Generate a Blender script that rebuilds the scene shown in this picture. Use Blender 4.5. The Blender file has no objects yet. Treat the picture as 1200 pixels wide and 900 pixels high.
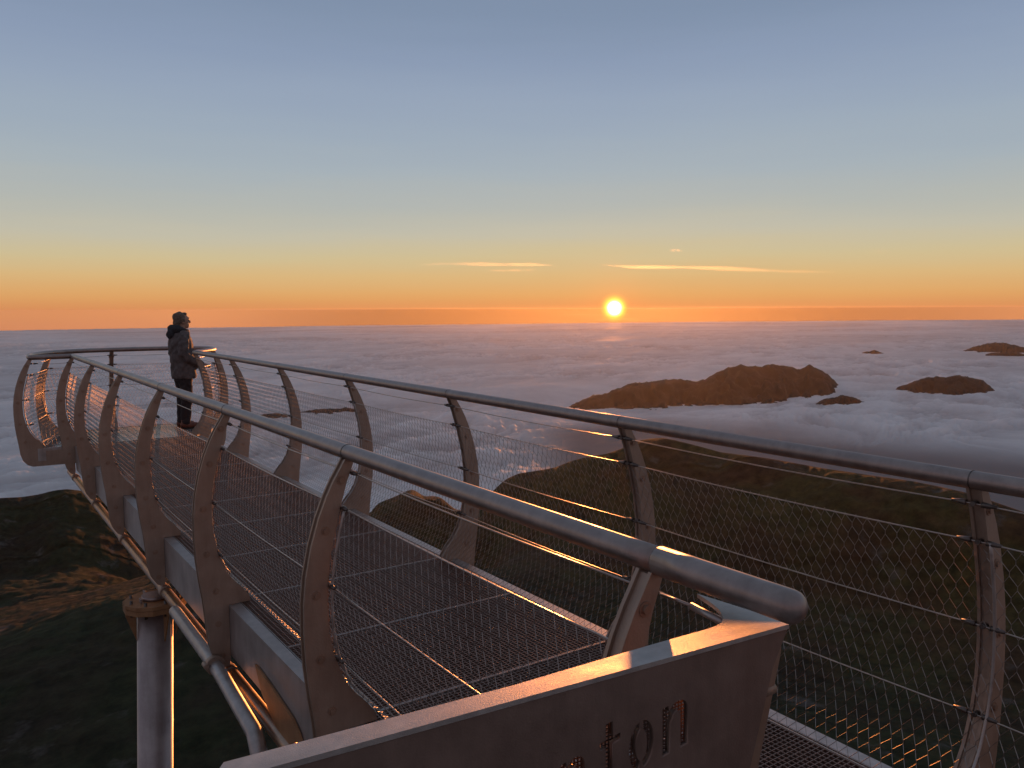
import bpy, bmesh, math, random
import numpy as np
from mathutils import Vector, Matrix

random.seed(7)
SC = bpy.context.scene
COL = SC.collection
R = math.radians

# ------------------------------------------------------------------ camera figures
F_PX, PITCH, ROLL, YAW, EYE = 960.0, 0.0914, -0.0040, 0.60414, 1.75
fw = np.array([math.sin(YAW) * math.cos(PITCH), math.cos(YAW) * math.cos(PITCH), -math.sin(PITCH)])
_r0 = np.array([math.cos(YAW), -math.sin(YAW), 0.0]); _u0 = np.cross(_r0, fw)
rt = _r0 * math.cos(ROLL) + _u0 * math.sin(ROLL)
up = -_r0 * math.sin(ROLL) + _u0 * math.cos(ROLL)

def ray(x, y):
    """direction of a point of the 1200 x 900 photograph (used to survey the place)"""
    d = fw * F_PX + rt * (x - 600) + up * (450 - y)
    return d / np.linalg.norm(d)

def azel(x, y):
    d = ray(x, y)
    return math.atan2(d[0], d[1]), math.asin(d[2])

HAZE = 1.75e-6
SUN_AZ, SUN_EL = R(41.73), R(0.02)
LAMP_EL = R(0.3)

# ------------------------------------------------------------------ noise
def _hash(ix, iy, seed):
    h = (ix.astype(np.int64) * 374761393 + iy.astype(np.int64) * 668265263 + seed * 974634777) & 0xFFFFFFFF
    h = ((h ^ (h >> 13)) * 1274126177) & 0xFFFFFFFF
    return ((h ^ (h >> 16)) & 0xFFFFFF) / float(0xFFFFFF)

def vnoise(x, y, seed=0):
    """gradient noise, about -1..1"""
    ix, iy = np.floor(x), np.floor(y)
    fx, fy = x - ix, y - iy
    ux, uy = fx * fx * fx * (fx * (fx * 6 - 15) + 10), fy * fy * fy * (fy * (fy * 6 - 15) + 10)
    def g(ox, oy):
        a = _hash(ix + ox, iy + oy, seed) * 2 * math.pi
        return np.cos(a) * (fx - ox) + np.sin(a) * (fy - oy)
    a = g(0, 0) * (1 - ux) + g(1, 0) * ux
    b = g(0, 1) * (1 - ux) + g(1, 1) * ux
    return (a * (1 - uy) + b * uy) * 1.5

def fbm(x, y, octv=5, seed=0, gain=0.5, lac=2.03, billow=False):
    s, a = 0.0, 1.0
    for o in range(octv):
        n = vnoise(x + 17.3 * o, y - 9.1 * o, seed + o)
        s = s + a * (np.abs(n) * 2 - 0.55 if billow else n)
        x, y, a = x * lac, y * lac, a * gain
    return s

def smooth(a, b, x):
    t = np.clip((x - a) / (b - a), 0, 1)
    return t * t * (3 - 2 * t)

# ------------------------------------------------------------------ materials
def new_mat(name):
    m = bpy.data.materials.new(name); m.use_nodes = True
    nt = m.node_tree
    return m, nt, nt.nodes['Principled BSDF'], nt.nodes['Material Output']

def N(nt, typ, **kw):
    n = nt.nodes.new(typ)
    for k, v in kw.items():
        setattr(n, k, v)
    return n

def ramp(nt, stops, fac=None, interp='LINEAR'):
    n = nt.nodes.new('ShaderNodeValToRGB'); cr = n.color_ramp; cr.interpolation = interp
    while len(cr.elements) < len(stops):
        cr.elements.new(0.5)
    for e, (p, c) in zip(cr.elements, stops):
        e.position = p; e.color = (*c, 1.0) if len(c) == 3 else c
    if fac is not None:
        nt.links.new(fac, n.inputs['Fac'])
    return n

def metal(name, c1, c2, metallic=0.85, r1=0.35, r2=0.55, scale=9.0, bump=0.12, fine=140.0):
    """galvanised / weathered steel: two mottled tones, uneven gloss and fine grain"""
    m, nt, b, out = new_mat(name)
    tc = N(nt, 'ShaderNodeTexCoord')
    n1 = N(nt, 'ShaderNodeTexNoise'); n1.inputs['Scale'].default_value = scale; n1.inputs['Detail'].default_value = 6; n1.inputs['Roughness'].default_value = 0.65
    n2 = N(nt, 'ShaderNodeTexNoise'); n2.inputs['Scale'].default_value = fine; n2.inputs['Detail'].default_value = 3
    for n in (n1, n2):
        nt.links.new(tc.outputs['Object'], n.inputs['Vector'])
    rp = ramp(nt, [(0.32, c1), (0.68, c2)], n1.outputs['Fac'])
    mp = N(nt, 'ShaderNodeMapping'); mp.inputs['Scale'].default_value = (16, 16, 2.6); nt.links.new(tc.outputs['Object'], mp.inputs['Vector'])
    n3 = N(nt, 'ShaderNodeTexNoise'); n3.inputs['Scale'].default_value = 1.0; n3.inputs['Detail'].default_value = 5; n3.inputs['Roughness'].default_value = .7; nt.links.new(mp.outputs[0], n3.inputs['Vector'])
    st = ramp(nt, [(.36, (.62, .60, .58)), (.60, (1.08, 1.06, 1.05))], n3.outputs['Fac'])
    mm = N(nt, 'ShaderNodeMix', data_type='RGBA', blend_type='MULTIPLY'); mm.inputs[0].default_value = .28
    nt.links.new(rp.outputs['Color'], mm.inputs[6]); nt.links.new(st.outputs['Color'], mm.inputs[7])
    nt.links.new(mm.outputs[2], b.inputs['Base Color'])
    mr = N(nt, 'ShaderNodeMapRange'); mr.inputs['To Min'].default_value = r1; mr.inputs['To Max'].default_value = r2
    mr.inputs['From Min'].default_value = 0.3; mr.inputs['From Max'].default_value = 0.7
    nt.links.new(n1.outputs['Fac'], mr.inputs['Value']); nt.links.new(mr.outputs['Result'], b.inputs['Roughness'])
    b.inputs['Metallic'].default_value = metallic
    bp = N(nt, 'ShaderNodeBump'); bp.inputs['Strength'].default_value = bump; bp.inputs['Distance'].default_value = 0.004
    nt.links.new(n2.outputs['Fac'], bp.inputs['Height']); nt.links.new(bp.outputs['Normal'], b.inputs['Normal'])
    return m

M_RIB = metal('weathered_rib_steel', (0.36, 0.275, 0.22), (0.44, 0.345, 0.28), 0.55, 0.42, 0.6, 7.0, 0.2)
M_BOLT = metal('dull_bolt_steel', (0.30, 0.205, 0.15), (0.42, 0.30, 0.23), 0.55, 0.42, 0.6, 7.0, 0.1)
M_NET = metal('dull_net_wire', (0.30, 0.26, 0.235), (0.42, 0.37, 0.34), 0.9, 0.3, 0.42, 30.0, 0.0)
M_RAIL = metal('brushed_rail_steel', (0.30, 0.25, 0.235), (0.42, 0.36, 0.34), 0.85, 0.34, 0.54, 14.0, 0.08)
M_GALV = metal('galvanised_steel', (0.40, 0.385, 0.38), (0.54, 0.52, 0.51), 0.8, 0.40, 0.56, 16.0, 0.1)
M_BEAM = metal('beam_steel', (0.36, 0.33, 0.32), (0.48, 0.45, 0.44), 0.6, 0.4, 0.55, 5.0, 0.1)
M_GRATE = metal('grating_steel', (0.25, 0.165, 0.135), (0.36, 0.255, 0.215), 0.7, 0.38, 0.55, 20.0, 0.05)
M_WIRE = metal('stainless_wire', (0.42, 0.38, 0.36), (0.55, 0.51, 0.48), 1.0, 0.28, 0.42, 30.0, 0.0)
M_FIT = metal('dark_fitting_steel', (0.10, 0.09, 0.085), (0.20, 0.18, 0.17), 0.9, 0.35, 0.5, 30.0, 0.0)
M_ORANGE = metal('orange_brown_steel', (0.30, 0.15, 0.07), (0.44, 0.26, 0.14), 0.45, 0.45, 0.6, 6.0, 0.25)  # mottled orange-brown tones for parts below the deck
M_FLANGE = metal('galvanised_top_steel', (0.42, 0.40, 0.39), (0.56, 0.54, 0.52), 0.85, 0.46, 0.58, 22.0, 0.25, 420.0)
M_BRONZE = metal('warm_tube_steel', (0.36, 0.25, 0.18), (0.48, 0.35, 0.26), 0.85, 0.26, 0.42, 8.0, 0.08)
M_PANEL = metal('panel_steel', (0.21, 0.145, 0.12), (0.28, 0.205, 0.172), 0.5, 0.36, 0.5, 10.0, 0.14, 260.0)

def simple(name, col, rough=0.7, metallic=0.0, scale=30.0, var=0.25, bump=0.0):
    m, nt, b, out = new_mat(name)
    tc = N(nt, 'ShaderNodeTexCoord')
    n1 = N(nt, 'ShaderNodeTexNoise'); n1.inputs['Scale'].default_value = scale; n1.inputs['Detail'].default_value = 5
    nt.links.new(tc.outputs['Object'], n1.inputs['Vector'])
    rp = ramp(nt, [(0.3, tuple(c * (1 - var) for c in col)), (0.7, tuple(min(1, c * (1 + var)) for c in col))], n1.outputs['Fac'])
    nt.links.new(rp.outputs['Color'], b.inputs['Base Color'])
    b.inputs['Roughness'].default_value = rough; b.inputs['Metallic'].default_value = metallic
    if bump:
        bp = N(nt, 'ShaderNodeBump'); bp.inputs['Strength'].default_value = bump; bp.inputs['Distance'].default_value = 0.01
        nt.links.new(n1.outputs['Fac'], bp.inputs['Height']); nt.links.new(bp.outputs['Normal'], b.inputs['Normal'])
    return m

M_SKIN = simple('skin', (0.42, 0.25, 0.18), 0.55, 0, 20, 0.1)
M_JACKET = simple('jacket_cloth', (0.115, 0.10, 0.10), 0.8, 0, 18, 0.35, 0.4)
M_TRIM = simple('jacket_lining', (0.03, 0.03, 0.035), 0.8, 0, 40, 0.3, 0.3)
M_TROUSER = simple('trouser_cloth', (0.035, 0.028, 0.03), 0.85, 0, 25, 0.3, 0.3)
M_BOOT = simple('boot_leather', (0.16, 0.055, 0.035), 0.5, 0, 20, 0.3, 0.2)
M_SOLE = simple('boot_sole', (0.03, 0.028, 0.026), 0.8)
M_HAIR = simple('grey_brown_hair', (0.15, 0.11, 0.08), 0.7, 0, 60, 0.5, 0.5)
M_EYE = simple('eye_dark', (0.05, 0.035, 0.03), 0.2)
M_SHIRT = simple('patterned_scarf', (0.22, 0.20, 0.20), 0.8, 0, 60, 0.8)
M_STONE = simple('terrace_concrete', (0.25, 0.235, 0.22), 0.9, 0, 12, 0.2, 0.3)

m, nt, b, out = new_mat('floor_glass'); M_GLASS = m
b.inputs['Base Color'].default_value = (0.55, 0.57, 0.58, 1); b.inputs['Roughness'].default_value = 0.2
b.inputs['Transmission Weight'].default_value = 0.92; b.inputs['IOR'].default_value = 1.06; b.inputs['Specular IOR Level'].default_value = .2

# ------------------------------------------------------------------ mesh helpers
def tag(o, label=None, cat=None, group=None, kind=None):
    if label: o['label'] = label
    if cat: o['category'] = cat
    if group: o['group'] = group
    if kind: o['kind'] = kind
    return o

def empty(name, loc=(0, 0, 0), rz=0.0):
    o = bpy.data.objects.new(name, None); o.location = loc; o.rotation_euler = (0, 0, rz)
    o.empty_display_size = 0.2; COL.objects.link(o); return o

def obj(name, bm, mats, parent=None, sm=False, loc=None):
    me = bpy.data.meshes.new(name)
    bmesh.ops.recalc_face_normals(bm, faces=bm.faces)
    bm.to_mesh(me); bm.free()
    for mm in (mats if isinstance(mats, (list, tuple)) else [mats]):
        me.materials.append(mm)
    if sm:
        me.polygons.foreach_set('use_smooth', [True] * len(me.polygons))
    o = bpy.data.objects.new(name, me); COL.objects.link(o)
    if parent: o.parent = parent
    if loc: o.location = loc
    return o

def npmesh(name, V, Q, mat, parent=None, sm=True):
    me = bpy.data.meshes.new(name)
    V = np.asarray(V, np.float32); Q = np.asarray(Q, np.int32); k = Q.shape[1]
    me.vertices.add(len(V)); me.vertices.foreach_set('co', V.ravel())
    me.loops.add(Q.size); me.loops.foreach_set('vertex_index', Q.ravel())
    me.polygons.add(len(Q)); me.polygons.foreach_set('loop_start', np.arange(0, Q.size, k, dtype=np.int32))
    me.polygons.foreach_set('use_smooth', np.full(len(Q), sm))
    me.update(calc_edges=True); me.validate()
    me.materials.append(mat)
    o = bpy.data.objects.new(name, me); COL.objects.link(o)
    if parent: o.parent = parent
    return o

def box(bm, x0, x1, y0, y1, z0, z1, mi=0):
    v = [bm.verts.new((x, y, z)) for z in (z0, z1) for y in (y0, y1) for x in (x0, x1)]
    for f in ((0, 2, 3, 1), (4, 5, 7, 6), (0, 1, 5, 4), (2, 6, 7, 3), (0, 4, 6, 2), (1, 3, 7, 5)):
        bm.faces.new([v[i] for i in f]).material_index = mi

def tube(bm, pts, r, seg=12, cap=True, mi=0, smf=True, closed=False):
    pts = [Vector(p) for p in pts]
    rs = r if isinstance(r, (list, tuple)) else [r] * len(pts)
    rings, prev = [], None
    for i, p in enumerate(pts):
        a = pts[max(i - 1, 0)]; c = pts[min(i + 1, len(pts) - 1)]
        t = (c - a).normalized()
        if prev is None:
            n = t.cross(Vector((0, 0, 1)))
            if n.length < 1e-3: n = t.cross(Vector((1, 0, 0)))
        else:
            n = prev - t * prev.dot(t)
        n.normalize(); prev = n; bb = t.cross(n)
        # mitre so that bends keep their width
        k = 1.0
        if 0 < i < len(pts) - 1:
            k = 1.0 / max(0.5, math.cos((p - a).angle(c - p) / 2)) if (p - a).length > 1e-6 and (c - p).length > 1e-6 else 1.0
        rings.append([bm.verts.new(p + (n * math.cos(u) * k + bb * math.sin(u)) * rs[i]) for u in (2 * math.pi * j / seg for j in range(seg))])
    for a, c in zip(rings, rings[1:]):
        for j in range(seg):
            f = bm.faces.new((a[j], a[(j + 1) % seg], c[(j + 1) % seg], c[j])); f.smooth = smf; f.material_index = mi
    if cap:
        for rg in (rings[0][::-1], rings[-1]):
            f = bm.faces.new(rg); f.material_index = mi

def prism(bm, poly, frame, t0, t1, mi=0):
    """poly: (a, b) points; frame(a, b, t) -> 3D point; from t0 to t1 thick"""
    A = [bm.verts.new(frame(a, c, t0)) for a, c in poly]
    B = [bm.verts.new(frame(a, c, t1)) for a, c in poly]
    fs = [bm.faces.new(A), bm.faces.new(B[::-1])]
    n = len(poly)
    for i in range(n):
        fs.append(bm.faces.new((A[i], B[i], B[(i + 1) % n], A[(i + 1) % n])))
    for f in fs: f.material_index = mi
    return fs

# =================================================================== THE VIEWING PLATFORM
N_L, N_R, Z_RAIL, R_RAIL = 1.338, 2.848, 1.165, 0.032
NC = (N_L + N_R) / 2
S0, DS = 1.36, 1.762
BEAM_L, BEAM_R = (1.300, 1.369), (2.821, 2.884)

plat = tag(empty('viewing_platform', (NC, 6.5, 0)), 'long steel viewing platform with curved ribs, cable railing and grating deck jutting over the clouds', 'viewing platform')
POFF = Vector((NC, 6.5, 0))
def pobj(name, bm, mats, sm=False, parent=None):
    bmesh.ops.translate(bm, verts=bm.verts, vec=-POFF)
    return obj(name, bm, mats, parent or plat, sm)

# --- rib profile: d = outward from the handrail, z = height
OUTER = [(.028, 1.142), (.05, 1.105), (.078, 1.06), (.109, 1.0), (.146, .91), (.18, .80), (.205, .68), (.217, .566), (.219, .44), (.213, .30), (.199, .17), (.182, .05), (.17, -.08), (.157, -.22), (.135, -.30), (.10, -.355), (.065, -.375), (.045, -.37)]
LOW_IN = [(.0385, -.33), (.0385, .003)]
INNER = [(-.09, .003), (-.086, .035), (-.045, .095), (0., .14), (.05, .215), (.093, .33), (.114, .44), (.118, .55), (.114, .65), (.10, .76), (.062, .92), (.022, 1.05), (-.014, 1.142)]
RIB = OUTER + LOW_IN + INNER
_iz = np.array([p[1] for p in INNER[1:]]); _id = np.array([p[0] for p in INNER[1:]])
def inner_d(z):
    return float(np.interp(z, _iz, _id))

# head of the platform, as seen from above (n, s)
HEAD = [(1.338, 11.93), (1.10, 11.915), (.895, 11.89), (.858, 11.93), (.862, 12.10), (.90, 12.45), (1.0, 12.76), (1.16, 13.04), (1.38, 13.26), (1.67, 13.41), (2.03, 13.475), (2.45, 13.475), (2.80, 13.42), (3.08, 13.29), (3.26, 13.07), (3.325, 12.80), (3.25, 12.52), (3.05, 12.22), (2.90, 12.02), (2.848, 11.90)]

def station(p, o):
    o = Vector(o).normalized()
    return (Vector(p), o)
ST_L = [station((N_L, S0 + DS * k), (-1, 0)) for k in range(7)]
ST_R = [station((N_R, S0 + DS * k), (1, 0)) for k in range(-1, 7)]
ST_H = [station((.865, 11.93), (-1, 0)), station((1.20, 13.08), (-.95, .3)), station((2.03, 13.475), (0, 1)), station((2.96, 13.35), (.45, 1)), station((3.318, 12.83), (1, .12))]

FOOT = OUTER[:12] + [(.17, -.06), (.145, -.14), (.10, -.195), (.04, -.222), (-.46, -.228), (-.46, -.035), (-.09, -.03)] + INNER
def rib(st, thick=0.052, prof=None):
    prof = prof or RIB
    p, o = st; q = Vector((-o.y, o.x))
    def fr(d, z, t):
        v = p + o * d + q * t
        return (v.x, v.y, z)
    bm = bmesh.new()
    prism(bm, prof, fr, -thick / 2, -thick / 2 + .011)
    prism(bm, prof, fr, thick / 2 - .011, thick / 2)
    # recessed web between the two plates
    cx = []
    for k, (d, z) in enumerate(prof):
        a, c = prof[k - 1], prof[(k + 1) % len(prof)]
        tx, tz = c[0] - a[0], c[1] - a[1]; l_ = math.hypot(tx, tz) or 1
        cx.append((d + .009 * tz / l_, z - .009 * tx / l_))
    prism(bm, cx, fr, -thick / 2 + .0115, thick / 2 - .0115)
    # through bolts with washers, on the centre line
    for z in ((1.06, .86, .60, .33, .10, -.10, -.30) if prof is RIB else (1.06, .86, .60, .33, .10)):
        do = float(np.interp(z, [a[1] for a in OUTER[::-1]], [a[0] for a in OUTER[::-1]]))
        di = inner_d(z) if z > .2 else (.03 if z > 0 else .04)
        dm = (do + di) / 2
        for sg in (-1, 1):
            for rr, h in ((.019, .003), (.011, .010)):
                c = [bm.verts.new(fr(dm + rr * math.cos(u), z + rr * math.sin(u), sg * (thick / 2 + h))) for u in (2 * math.pi * j / 10 for j in range(10))]
                e = [bm.verts.new(fr(dm + rr * math.cos(u), z + rr * math.sin(u), sg * (thick / 2 - .001))) for u in (2 * math.pi * j / 10 for j in range(10))]
                bm.faces.new(c).material_index = 1
                for j in range(10):
                    bm.faces.new((c[j], e[j], e[(j + 1) % 10], c[(j + 1) % 10])).material_index = 1
    # lug on the deck edge: an eye plate with a pin
    for sg in (-1, 1):
        lug = [(-.10 + .045 * math.cos(u), .02 + .045 * math.sin(u)) for u in np.linspace(-.4, 3.4, 10)] + [(-.06, -.012), (-.02, -.012)]
        lug = lug[::-1]
    return pobj('rib', bm, [M_RIB, M_BOLT])

for st in ST_L + ST_R + ST_H[1:]:
    rib(st)
rib(ST_H[0], prof=FOOT)

# --- handrails
def rail(path, mi=0):
    bm = bmesh.new(); tube(bm, path, R_RAIL, 20)
    return bm
def rounded_end(s, sgn, n):
    # domed end of the tube
    pts, rs = [], []
    for a in np.linspace(0, math.pi / 2, 6):
        pts.append((n, s - sgn * R_RAIL * math.cos(a), Z_RAIL)); rs.append(max(.002, R_RAIL * math.sin(a)))
    return pts, rs
def straight_rail(n, s_start, s_end, dome):
    bm = bmesh.new()
    pts, rs = [], []
    if dome:
        pts, rs = rounded_end(s_start + R_RAIL, 1, n)
    else:
        pts, rs = [(n, s_start, Z_RAIL)], [R_RAIL]
    s = s_start + R_RAIL
    pts += [(n, x, Z_RAIL) for x in (s_start + .1, s_end - .1, s_end)]; rs += [R_RAIL] * 3
    tube(bm, pts, rs, 20)
    return bm
def collar(bm, n, s):
    tube(bm, [(n, s - .002, Z_RAIL), (n, s + .002, Z_RAIL)], R_RAIL + .0012, 20, mi=1)
bm = straight_rail(N_L, 1.34, 11.93, False)
for k in range(1, 7): collar(bm, N_L, S0 + DS * k + .01)
hl = pobj('handrail', bm, [M_RAIL, M_FIT])
bm = straight_rail(N_L, .945, 1.337, True)
for v in bm.verts:
    v.co.x = N_L + (v.co.x - N_L) * 1.08; v.co.z = Z_RAIL + (v.co.z - Z_RAIL) * 1.08
pobj('rail_end', bm, [M_RAIL], parent=hl).parent = hl
hl_end = [o for o in hl.children][0]
bm = straight_rail(N_R, -1.2, 11.93, False)
for k in range(0, 7): collar(bm, N_R, S0 + DS * k + .01)
pobj('handrail', bm, [M_RAIL, M_FIT])
# head rail: smoothed outline
def catmull(P, n=6, keep=()):
    P = [Vector((*p, 0)) for p in P]; out = []
    for i in range(len(P) - 1):
        p0, p1, p2, p3 = P[max(i - 1, 0)], P[i], P[i + 1], P[min(i + 2, len(P) - 1)]
        for j in range(n):
            t = j / n
            out.append(0.5 * ((2 * p1) + (-p0 + p2) * t + (2 * p0 - 5 * p1 + 4 * p2 - p3) * t * t + (-p0 + 3 * p1 - 3 * p2 + p3) * t ** 3))
    out.append(P[-1]); return out
HP = catmull(HEAD, 5)
bm = bmesh.new(); tube(bm, [(p.x, p.y, Z_RAIL) for p in HP], R_RAIL, 16)
pobj('handrail', bm, [M_RAIL])

# --- cables and nets
LEVELS = [1.085, .945, .63, .315]
def on_prof(st, z, off=0.0):
    p, o = st; v = p + o * (inner_d(z) - off)
    return Vector((v.x, v.y, z))
def cable_run(stations, z):
    bm = bmesh.new()
    pts = []
    for a, c in zip(stations, stations[1:]):
        A, B = on_prof(a, z, .012), on_prof(c, z, .012)
        nseg = 6
        for j in range(nseg):
            t = j / nseg; q = A.lerp(B, t); q.z -= .010 * math.sin(math.pi * t)
            pts.append(q)
    pts.append(on_prof(stations[-1], z, .012))
    tube(bm, pts, .0027, 6)
    # swaged ends and clamps at every rib
    for i, st in enumerate(stations):
        c = on_prof(st, z, .010)
        for nb in (i - 1, i + 1):
            if 0 <= nb < len(stations):
                dd = (on_prof(stations[nb], z, .012) - c).normalized()
                tube(bm, [c + dd * .026, c + dd * .042, c + dd * .075], [.011, .010, .0055], 8, mi=1)
        inw = Vector((-st[1].x, -st[1].y, 0))
        tube(bm, [c - inw * .02, c + inw * .012], .009, 8, mi=1)
    return pobj('cable', bm, [M_WIRE, M_FIT])
RUN_L, RUN_R = ST_L, ST_R
RUN_H = [ST_L[-1]] + ST_H + [ST_R[-1]]
for run in (RUN_L, RUN_R, RUN_H):
    for z in LEVELS:
        cable_run(run, z)

def net(a, c, wire=.0013):
    """diamond wire net between two ribs, on the curved inner face, from the second cable to the deck"""
    zs = np.linspace(0, 1, 60); prof = []
    z_top, z_bot = .945, .03
    zz = z_top + (z_bot - z_top) * zs
    dd = np.array([inner_d(z) for z in zz])
    L = np.concatenate([[0], np.cumsum(np.hypot(np.diff(zz), np.diff(dd)))])
    rows = int(round(L[-1] / .052)); rows += rows % 2
    W = (c[0] - a[0]).length; cols = max(3, int(round(W / .046)))
    tl = np.linspace(0, L[-1], rows + 1)
    zr, dr = np.interp(tl, L, zz), np.interp(tl, L, dd)
    def P(u, j):
        p = a[0].lerp(c[0], u); o = (a[1].lerp(c[1], u)).normalized()
        q = p + o * (dr[j] - .012)
        return np.array([q.x, q.y, zr[j]])
    segs = []
    G = np.array([[P(max(0., min(1., (i + (.5 if j % 2 else 0.)) / cols)), j) for i in range(cols + 1)] for j in range(rows + 1)])
    tw = .007
    for j in range(rows):
        off = 0 if j % 2 == 0 else 1
        for i in range(cols + 1):
            A = G[j, i]
            for k in ((i - 1, i) if j % 2 == 0 else (i, i + 1)):
                if 0 <= k <= cols:
                    B = G[j + 1, k]
                    if np.linalg.norm(B - A) < .01: continue
                    segs.append((A - (0, 0, tw), B + (0, 0, tw)))
    for j in range(1, rows):
        for i in range(cols + 1):
            segs.append((G[j, i] + (0, 0, tw), G[j, i] - (0, 0, tw)))
    for i in range(cols + 1):
        segs.append((G[0, i], G[0, i] - (0, 0, tw)))
    A = np.array([s[0] for s in segs]); B = np.array([s[1] for s in segs])
    D = B - A; D /= np.linalg.norm(D, axis=1)[:, None] + 1e-9
    h = np.where(np.abs(D[:, 2:3]) > .95, np.array([[1., 0, 0]]), np.array([[0, 0, 1.]]))
    U = np.cross(D, h); U /= np.linalg.norm(U, axis=1)[:, None]; Vv = np.cross(D, U)
    off = np.array(POFF)
    V, Q = [], []
    k = len(A)
    for ang in (0, 2.0944, 4.18879):
        e = (U * math.cos(ang) + Vv * math.sin(ang)) * wire
        V.append(A + e - off); V.append(B + e - off)
    V = np.concatenate(V); idx = np.arange(k)
    for m_ in range(3):
        n_ = (m_ + 1) % 3
        Q.append(np.stack([idx + 2 * m_ * k, idx + 2 * n_ * k, idx + (2 * n_ + 1) * k, idx + (2 * m_ + 1) * k], 1))
    o = npmesh('mesh_net', V, np.concatenate(Q), M_NET, plat, sm=False)
    # bottom wire of the net
    return o
for run in (RUN_L, RUN_R, RUN_H):
    for a, c in zip(run, run[1:]):
        net(a, c)
# edge rods the nets are laced to
def rod(st, side):
    p, o = st; q = Vector((-o.y, o.x))
    bm = bmesh.new()
    pts = []
    for z in np.linspace(.95, .03, 22):
        v = p + o * (inner_d(z) - .014) + q * .04 * side
        pts.append((v.x, v.y, z))
    tube(bm, pts, .006, 8)
    pobj('net_rod', bm, [M_GALV])
for st, sd in ((ST_R[4], -1), (ST_L[6], 1), (ST_L[1], 1), (ST_L[2], -1), (ST_H[0], 1), (ST_H[1], 1), (ST_H[4], 1), (ST_H[3], -1), (ST_L[0], -1), (ST_R[1], -1)):
    rod(st, sd)
for run in (RUN_L, RUN_R, RUN_H):
    bm = bmesh.new(); tube(bm, [on_prof(st, .03, .012) for st in run], .003, 6)
    pobj('cable', bm, [M_WIRE])

# --- deck: side beams, cross beams, grating panels, glass tip
for (a, c), sg in ((BEAM_L, -1), (BEAM_R, 1)):
    bm = bmesh.new()
    s1 = 11.86
    box(bm, a, c, -1.0 if sg > 0 else 1.16, s1, -.012, 0)                      # top flange
    w = a + .002 if sg < 0 else c - .014
    box(bm, w, w + .012, -1.0 if sg > 0 else 1.165, s1 - .005, -.30, -.0125)       # web
    box(bm, a + .004, c - .004, -1.0 if sg > 0 else 1.165, s1 - .005, -.312, -.3005) # bottom flange
    pobj('side_beam', bm, [M_BEAM if sg < 0 else M_GALV])
for k in range(-1, 7):
    bm = bmesh.new(); s = S0 + DS * k
    arch = [(1.372, -.035), (2.818, -.035), (2.818, -.31), (2.6, -.25), (2.35, -.215), (NC, -.205), (1.85, -.215), (1.6, -.25), (1.372, -.31)]
    prism(bm, arch, lambda a, c, t, s=s: (a, s + t, c), -.008, .008)
    box(bm, 1.375, 2.815, s - .04, s + .04, -.0345, -.027)
    pobj('cross_beam', bm, [M_ORANGE])

def grating(length):
    bm = bmesh.new(); n0, n1 = 1.373, 2.817
    p = .0225
    nb = int((length - .02) / p)
    for i in range(1, nb + 1):
        s = i * (length - .008) / (nb + 1) + .004
        box(bm, n0 + .0035, n1 - .0035, s - .0018, s + .0018, -.028, -.0012)
    nr = int((n1 - n0) / .0255)
    for i in range(1, nr):
        x = n0 + i * (n1 - n0) / nr
        box(bm, x - .0016, x + .0016, .0062, length - .0062, -.014, -.0006)
    for s in (.0025, length - .0065):
        box(bm, n0 + .0035, n1 - .0035, s, s + .004, -.028, .003, 1)
    for x in (n0, n1 - .003):
        box(bm, x, x + .003, .0025, length - .0025, -.028, .0008, 1)
    for v in bm.verts:
        v.co.x -= POFF.x; v.co.z -= POFF.z
    return bm
first = None
GP = .8915
for k in range(-4, 9):
    s = 3.165 + GP * k
    if first is None:
        first = obj('grating_panel', grating(GP), [M_GRATE, M_GALV], plat)
        o = first
    else:
        o = first.copy(); COL.objects.link(o); o.parent = plat
    o.location = (0, s - POFF.y, 0)
s = 3.165 + GP * 9
o = obj('grating_panel', grating(11.73 - s), [M_GRATE, M_GALV], plat); o.location = (0, s - POFF.y, 0)

# glass tip
inset = []
cx, cy = 2.09, 12.5
for p in HP:
    v = Vector((p.x - cx, p.y - cy)); inset.append((cx + v.x * .93, max(11.745, cy + v.y * .93)))
clean = [inset[0]]
for q in inset[1:]:
    if (Vector(q) - Vector(clean[-1])).length > .02: clean.append(q)
bm = bmesh.new(); prism(bm, clean, lambda a, c, t: (a, c, t), -.03, -.002)
pobj('glass_floor', bm, [M_GLASS])
bm = bmesh.new()   # rim that carries the glass
ring = [(p.x, p.y) for p in HP]
ci = [(cx + (x - cx) * .92, cy + (y - cy) * .92) for x, y in ring]
co = [(cx + (x - cx) * .985, cy + (y - cy) * .985) for x, y in ring]
for z0, z1 in ((-.16, -.0315),):
    rows = []
    for (x, y), (u, v) in zip(ci, co):
        rows.append([bm.verts.new((x, y, z0)), bm.verts.new((u, v, z0)), bm.verts.new((u, v, z1)), bm.verts.new((x, y, z1))])
    for a, c in zip(rows, rows[1:]):
        for j in range(4):
            bm.faces.new((a[j], a[(j + 1) % 4], c[(j + 1) % 4], c[j]))
    bm.faces.new(rows[0]); bm.faces.new(rows[-1][::-1])
rows = []
co2 = [(cx + (x - cx) * .935, cy + (y - cy) * .935) for x, y in ring]
for (x, y), (u, v) in zip(co2, co):
    rows.append([bm.verts.new((x, y, -.0312)), bm.verts.new((u, v, -.0312)), bm.verts.new((u, v, .002)), bm.verts.new((x, y, .002))])
for a, c in zip(rows, rows[1:]):
    for j in range(4):
        bm.faces.new((a[j], a[(j + 1) % 4], c[(j + 1) % 4], c[j]))
pobj('rim_beam', bm, [M_GALV])
bm = bmesh.new()   # the beam under the wide end
box(bm, 2.885, 3.1, 12.2, 12.25, -.22, -.165)
box(bm, 1.372, 2.818, 11.88, 11.94, -.26, -.165)
pobj('cross_beam', bm, [M_ORANGE])

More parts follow.
